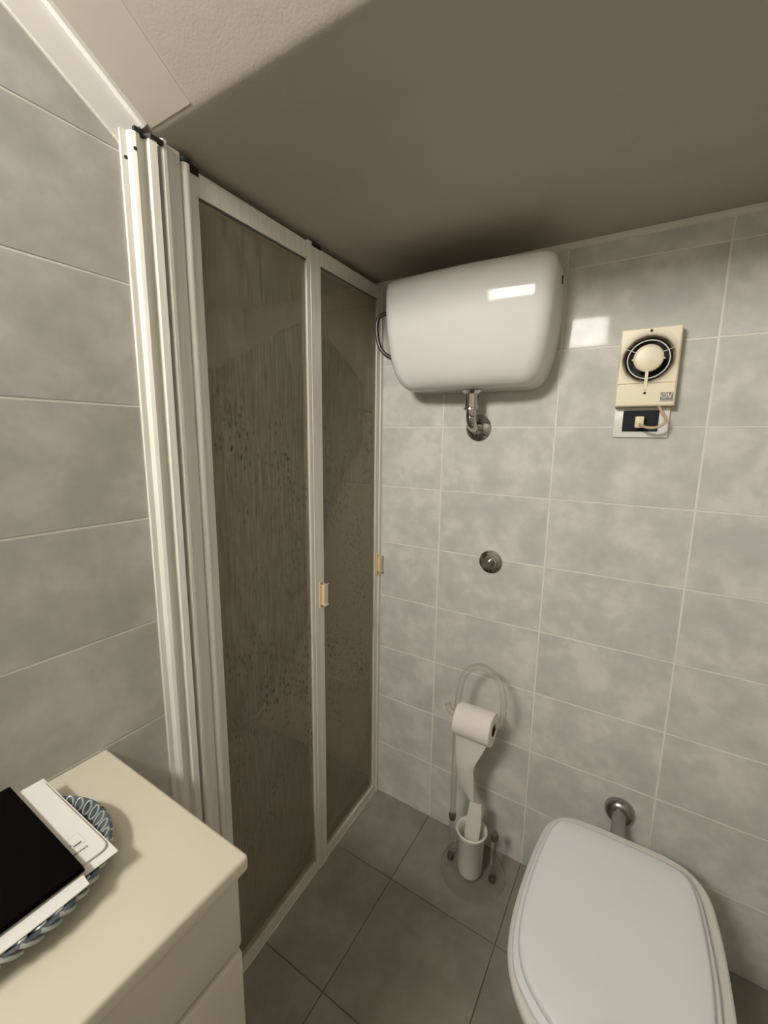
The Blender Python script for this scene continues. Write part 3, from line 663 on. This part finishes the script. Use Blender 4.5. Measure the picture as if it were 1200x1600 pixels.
# brush cup standing on the base
cu = tag(obj('brush_cup', lathe([(0.0, 0.016), (0.036, 0.018), (0.0385, 0.024), (0.0405, 0.150), (0.043, 0.153), (0.0470, 0.158), (0.0490, 0.164), (0.0485, 0.169), (0.0460, 0.171), (0.0425, 0.169), (0.0390, 0.160), (0.0370, 0.150), (0.0350, 0.030), (0.0, 0.028)], (0.2035, -0.1215, -0.006), (0, 0, 1), 40, cap0=False, cap1=False), 'cup', smooth=45, origin=(0.2035, -0.1215, 0.010)),
         'white round plastic cup with rolled rim on the base of the acrylic stand', 'cup')

# ------------------------------------------------------------------ vanity cabinet
va = thing('vanity_cabinet', 'cream vanity cabinet with overhanging rounded top against the left wall', 'cabinet', (-0.03, -1.40, 0.0))
vy0, vy1 = -2.02, -0.9475
obj('body', box(XL+0.0005, 0.132, vy0, vy1-0.004, 0.0, 0.803), 'vanity_front', va)
b = box(XL+0.0005, 0.166, vy0-0.004, vy1, 0.803, 0.828, 0.006, 4)
obj('countertop', b, 'vanity', va, smooth=50)
dz = [(0.674, 0.800), (0.40, 0.665), (0.06, 0.391)]
for z0, z1 in dz:
    for (y0, y1) in ((-1.478, vy1-0.005), (vy0, -1.484)):
        o = obj('drawer_front', box(0.1322, 0.1510, y0, y1, z0, z1, 0.006, 3), 'vanity_front', va, smooth=50)

# ------------------------------------------------------------------ dish, papers and wallet on the vanity
DC = Vector((-0.043, -1.143, 0.828)); DR = 0.116
di = thing('ceramic_dish', 'slate blue ceramic dish with braided rim on the vanity top', 'dish', DC)
obj('dish_body', lathe([(0.0, 0.0), (0.060, 0.0), (0.072, 0.004), (0.098, 0.020), (DR-0.001, 0.030), (DR-0.004, 0.032), (0.095, 0.024), (0.070, 0.009), (0.0, 0.006)], DC, (0, 0, 1), 64, cap0=False, cap1=False), 'blue', di, smooth=45)
nb = 40
proto = None
for k in range(nb):
    a = 2*PI*k/nb
    if proto is None:
        bb = bmesh.new(); seg = []
        for q in range(14):
            t = 2*PI*q/14; seg.append((0.0092*math.cos(t), 0.0052*math.sin(t), 0.0004*math.cos(t*2)))
        rings = []
        for q in range(14):
            t = 2*PI*q/14; c = Vector(seg[q]); dr = Vector((math.cos(t), math.sin(t), 0))
            rings.append([c + dr*(0.0015*math.cos(u)) + Vector((0, 0, 0.0015*math.sin(u))) for u in (0, PI*2/5, PI*4/5, PI*6/5, PI*8/5)])
        loft(rings, closed=True, bm=bb)
        o = obj('rim_loop', bb, 'bluew', di, smooth=60, origin=(0, 0, 0)); proto = o
    else:
        o = proto.copy(); COL.objects.link(o)
    o.parent = di; o.location = (0.1035*math.cos(a), 0.1035*math.sin(a), 0.0290); o.rotation_euler = (0, -0.42, 0)
    o.rotation_euler = (Matrix.Rotation(a, 3, 'Z') @ Matrix.Rotation(-0.42, 3, 'Y') @ Matrix.Rotation(0.55, 3, 'Z')).to_euler()
# braid twists around the outside of the rim
tw = None
for k in range(nb):
    a = 2*PI*(k+0.5)/nb
    if tw is None:
        bb = tube([(0.0000, -0.0085, 0.004), (0.0022, -0.003, 0.0015), (0.001, 0.004, -0.003), (-0.003, 0.010, -0.007)], 0.0026, 8, 3)
        o = obj('rim_twist', bb, 'bluew', di, smooth=60, origin=(0, 0, 0)); tw = o
    else:
        o = tw.copy(); COL.objects.link(o)
    o.parent = di; o.location = (0.1120*math.cos(a), 0.1120*math.sin(a), 0.0255); o.rotation_euler = (0, 0, a)

def sheet(poly, z, th, sag=None, n=1):
    b = bmesh.new()
    lo = [b.verts.new((x, y, z+(sag(x, y) if sag else 0))) for x, y in poly]
    hi = [b.verts.new((x, y, z+th+(sag(x, y) if sag else 0))) for x, y in poly]
    b.faces.new(hi); b.faces.new(list(reversed(lo)))
    m = len(poly)
    for i in range(m): b.faces.new((lo[i], lo[(i+1) % m], hi[(i+1) % m], hi[i]))
    return b
def rrect(x0, x1, y0, y1, r, n=5):
    P = []
    for cx_, cy_, a0 in ((x1-r, y1-r, 0), (x0+r, y1-r, 90), (x0+r, y0+r, 180), (x1-r, y0+r, 270)):
        for k in range(n+1):
            a = math.radians(a0+90*k/n); P.append((cx_+r*math.cos(a), cy_+r*math.sin(a)))
    return P
def grid_sheet(x0, x1, y0, y1, zf, th, nx=14, ny=10):
    b = bmesh.new(); T = [[], []]
    for s, off in enumerate((0, th)):
        for i in range(nx+1):
            T[s].append([b.verts.new((x0+(x1-x0)*i/nx, y0+(y1-y0)*j/ny, zf(x0+(x1-x0)*i/nx, y0+(y1-y0)*j/ny)+off)) for j in range(ny+1)])
    for i in range(nx):
        for j in range(ny):
            a = T[1]; b.faces.new((a[i][j], a[i+1][j], a[i+1][j+1], a[i][j+1])); a = T[0]; b.faces.new((a[i][j], a[i][j+1], a[i+1][j+1], a[i+1][j]))
    per = [(i, 0) for i in range(nx)] + [(nx, j) for j in range(ny)] + [(i, ny) for i in range(nx, 0, -1)] + [(0, j) for j in range(ny, 0, -1)]
    for q in range(len(per)):
        i, j = per[q]; i2, j2 = per[(q+1) % len(per)]
        b.faces.new((T[0][i][j], T[0][i2][j2], T[1][i2][j2], T[1][i][j]))
    return b
# bottom sheet bends down towards its right edge, top booklet lies flatter
def curl(x, y): return 0.8622 - 1.2*max(0.0, x-0.03)**2
s1 = tag(obj('paper_sheet', grid_sheet(-0.165, 0.050, -1.290, -1.0535, curl, 0.0008), 'paper', smooth=50, origin=(-0.05, -1.17, 0.8595)),
         'white paper sheet sticking out lowest beneath the booklet in the blue dish', 'paper')
b = sheet(rrect(-0.158, 0.036, -1.285, -1.0585, 0.010), 0.8632, 0.0028)
bk = thing('booklet', 'white rounded-corner booklet with small dark print under the black wallet', 'booklet', (-0.06, -1.17, 0.8625))
obj('pages', b, 'paper', bk)
obj('cover', sheet(rrect(-0.158, 0.037, -1.285, -1.0580, 0.010), 0.8661, 0.0008), 'paper', bk)
# print on the booklet: small framed picture, a headline stroke and a line of letters
zt_ = 0.8669
for (x0, x1, y0, y1, mt) in ((-0.016, 0.0062, -1.0705, -1.0702, 'inkgrey'), (-0.016, -0.0157, -1.0890, -1.0702, 'inkgrey'), (0.0058, 0.0062, -1.0890, -1.0702, 'inkgrey'),
                             (0.0008, 0.0036, -1.0825, -1.0740, 'ink'), (-0.0005, 0.0046, -1.0828, -1.0819, 'inkgrey'), (-0.004, -0.001, -1.0860, -1.0835, 'inkgrey')):
    obj('print_mark', box(x0, x1, y0, y1, zt_-0.0002, zt_+0.0001), mt, bk)
yy = -1.0725
for k in range(9):
    h = (0.0015, 0.0011, 0.0017, 0.0012)[k % 4]
    obj('print_letter', box(0.0140, 0.0140+h*1.9, yy-0.0014, yy, zt_-0.0002, zt_+0.0001), 'ink', bk); yy -= 0.0019
def curl2(x, y): return 0.8682 - 9.0*max(0.0, x-0.042)**2
tag(obj('folded_paper', grid_sheet(-0.17, 0.066, -1.31, -1.0935, lambda x, y: curl2(x, y) + 0.05*math.sin((y+1.1)*40)*max(0, x-0.042), 0.0012), 'paper', smooth=50, origin=(-0.05, -1.2, 0.8665)),
    'white folded paper curling out along the front edge of the wallet', 'paper')
tag(obj('paper_sheet', grid_sheet(-0.16, 0.060, -1.30, -1.112, lambda x, y: 0.8672 - 14.0*max(0.0, x-0.040)**2, 0.0006), 'paper', smooth=50, origin=(-0.05, -1.2, 0.8648)),
    'thin white sheet squeezed between the booklet and the folded paper by the wallet', 'paper')
wl = thing('wallet', 'matte black wallet lying on the papers in the blue dish', 'wallet', (-0.06, -1.21, 0.8695))
b = box(-0.168, 0.052, -1.315, -1.0905, 0.8700, 0.8738, 0.0018, 3)
obj('wallet_cover', b, 'wallet', wl, smooth=50)
obj('wallet_flap', box(-0.168, 0.051, -1.315, -1.0915, 0.8740, 0.8776, 0.0018, 3), 'wallet', wl, smooth=50)

# ------------------------------------------------------------------ rectangular diffuser lamp on the wall behind the camera
lx_, ly_, lz_ = LAMP_POS; lw_, lh_ = LAMP_SIZE
lp = thing('wall_lamp', 'long rectangular wall lamp with glowing diffuser high on the white wall behind the camera', 'lamp', (lx_, YF, lz_))
obj('lamp_tray', box(lx_-lw_/2-0.02, lx_+lw_/2+0.02, YF, YF+0.03, lz_-lh_/2-0.02, lz_+lh_/2+0.02, 0.004), 'alu', lp, smooth=40)
obj('diffuser', box(lx_-lw_/2, lx_+lw_/2, YF+0.0305, YF+0.040, lz_-lh_/2, lz_+lh_/2, 0.003), emit_mat('lamp_glow', LAMP_COL, LAMP_POWER), lp)
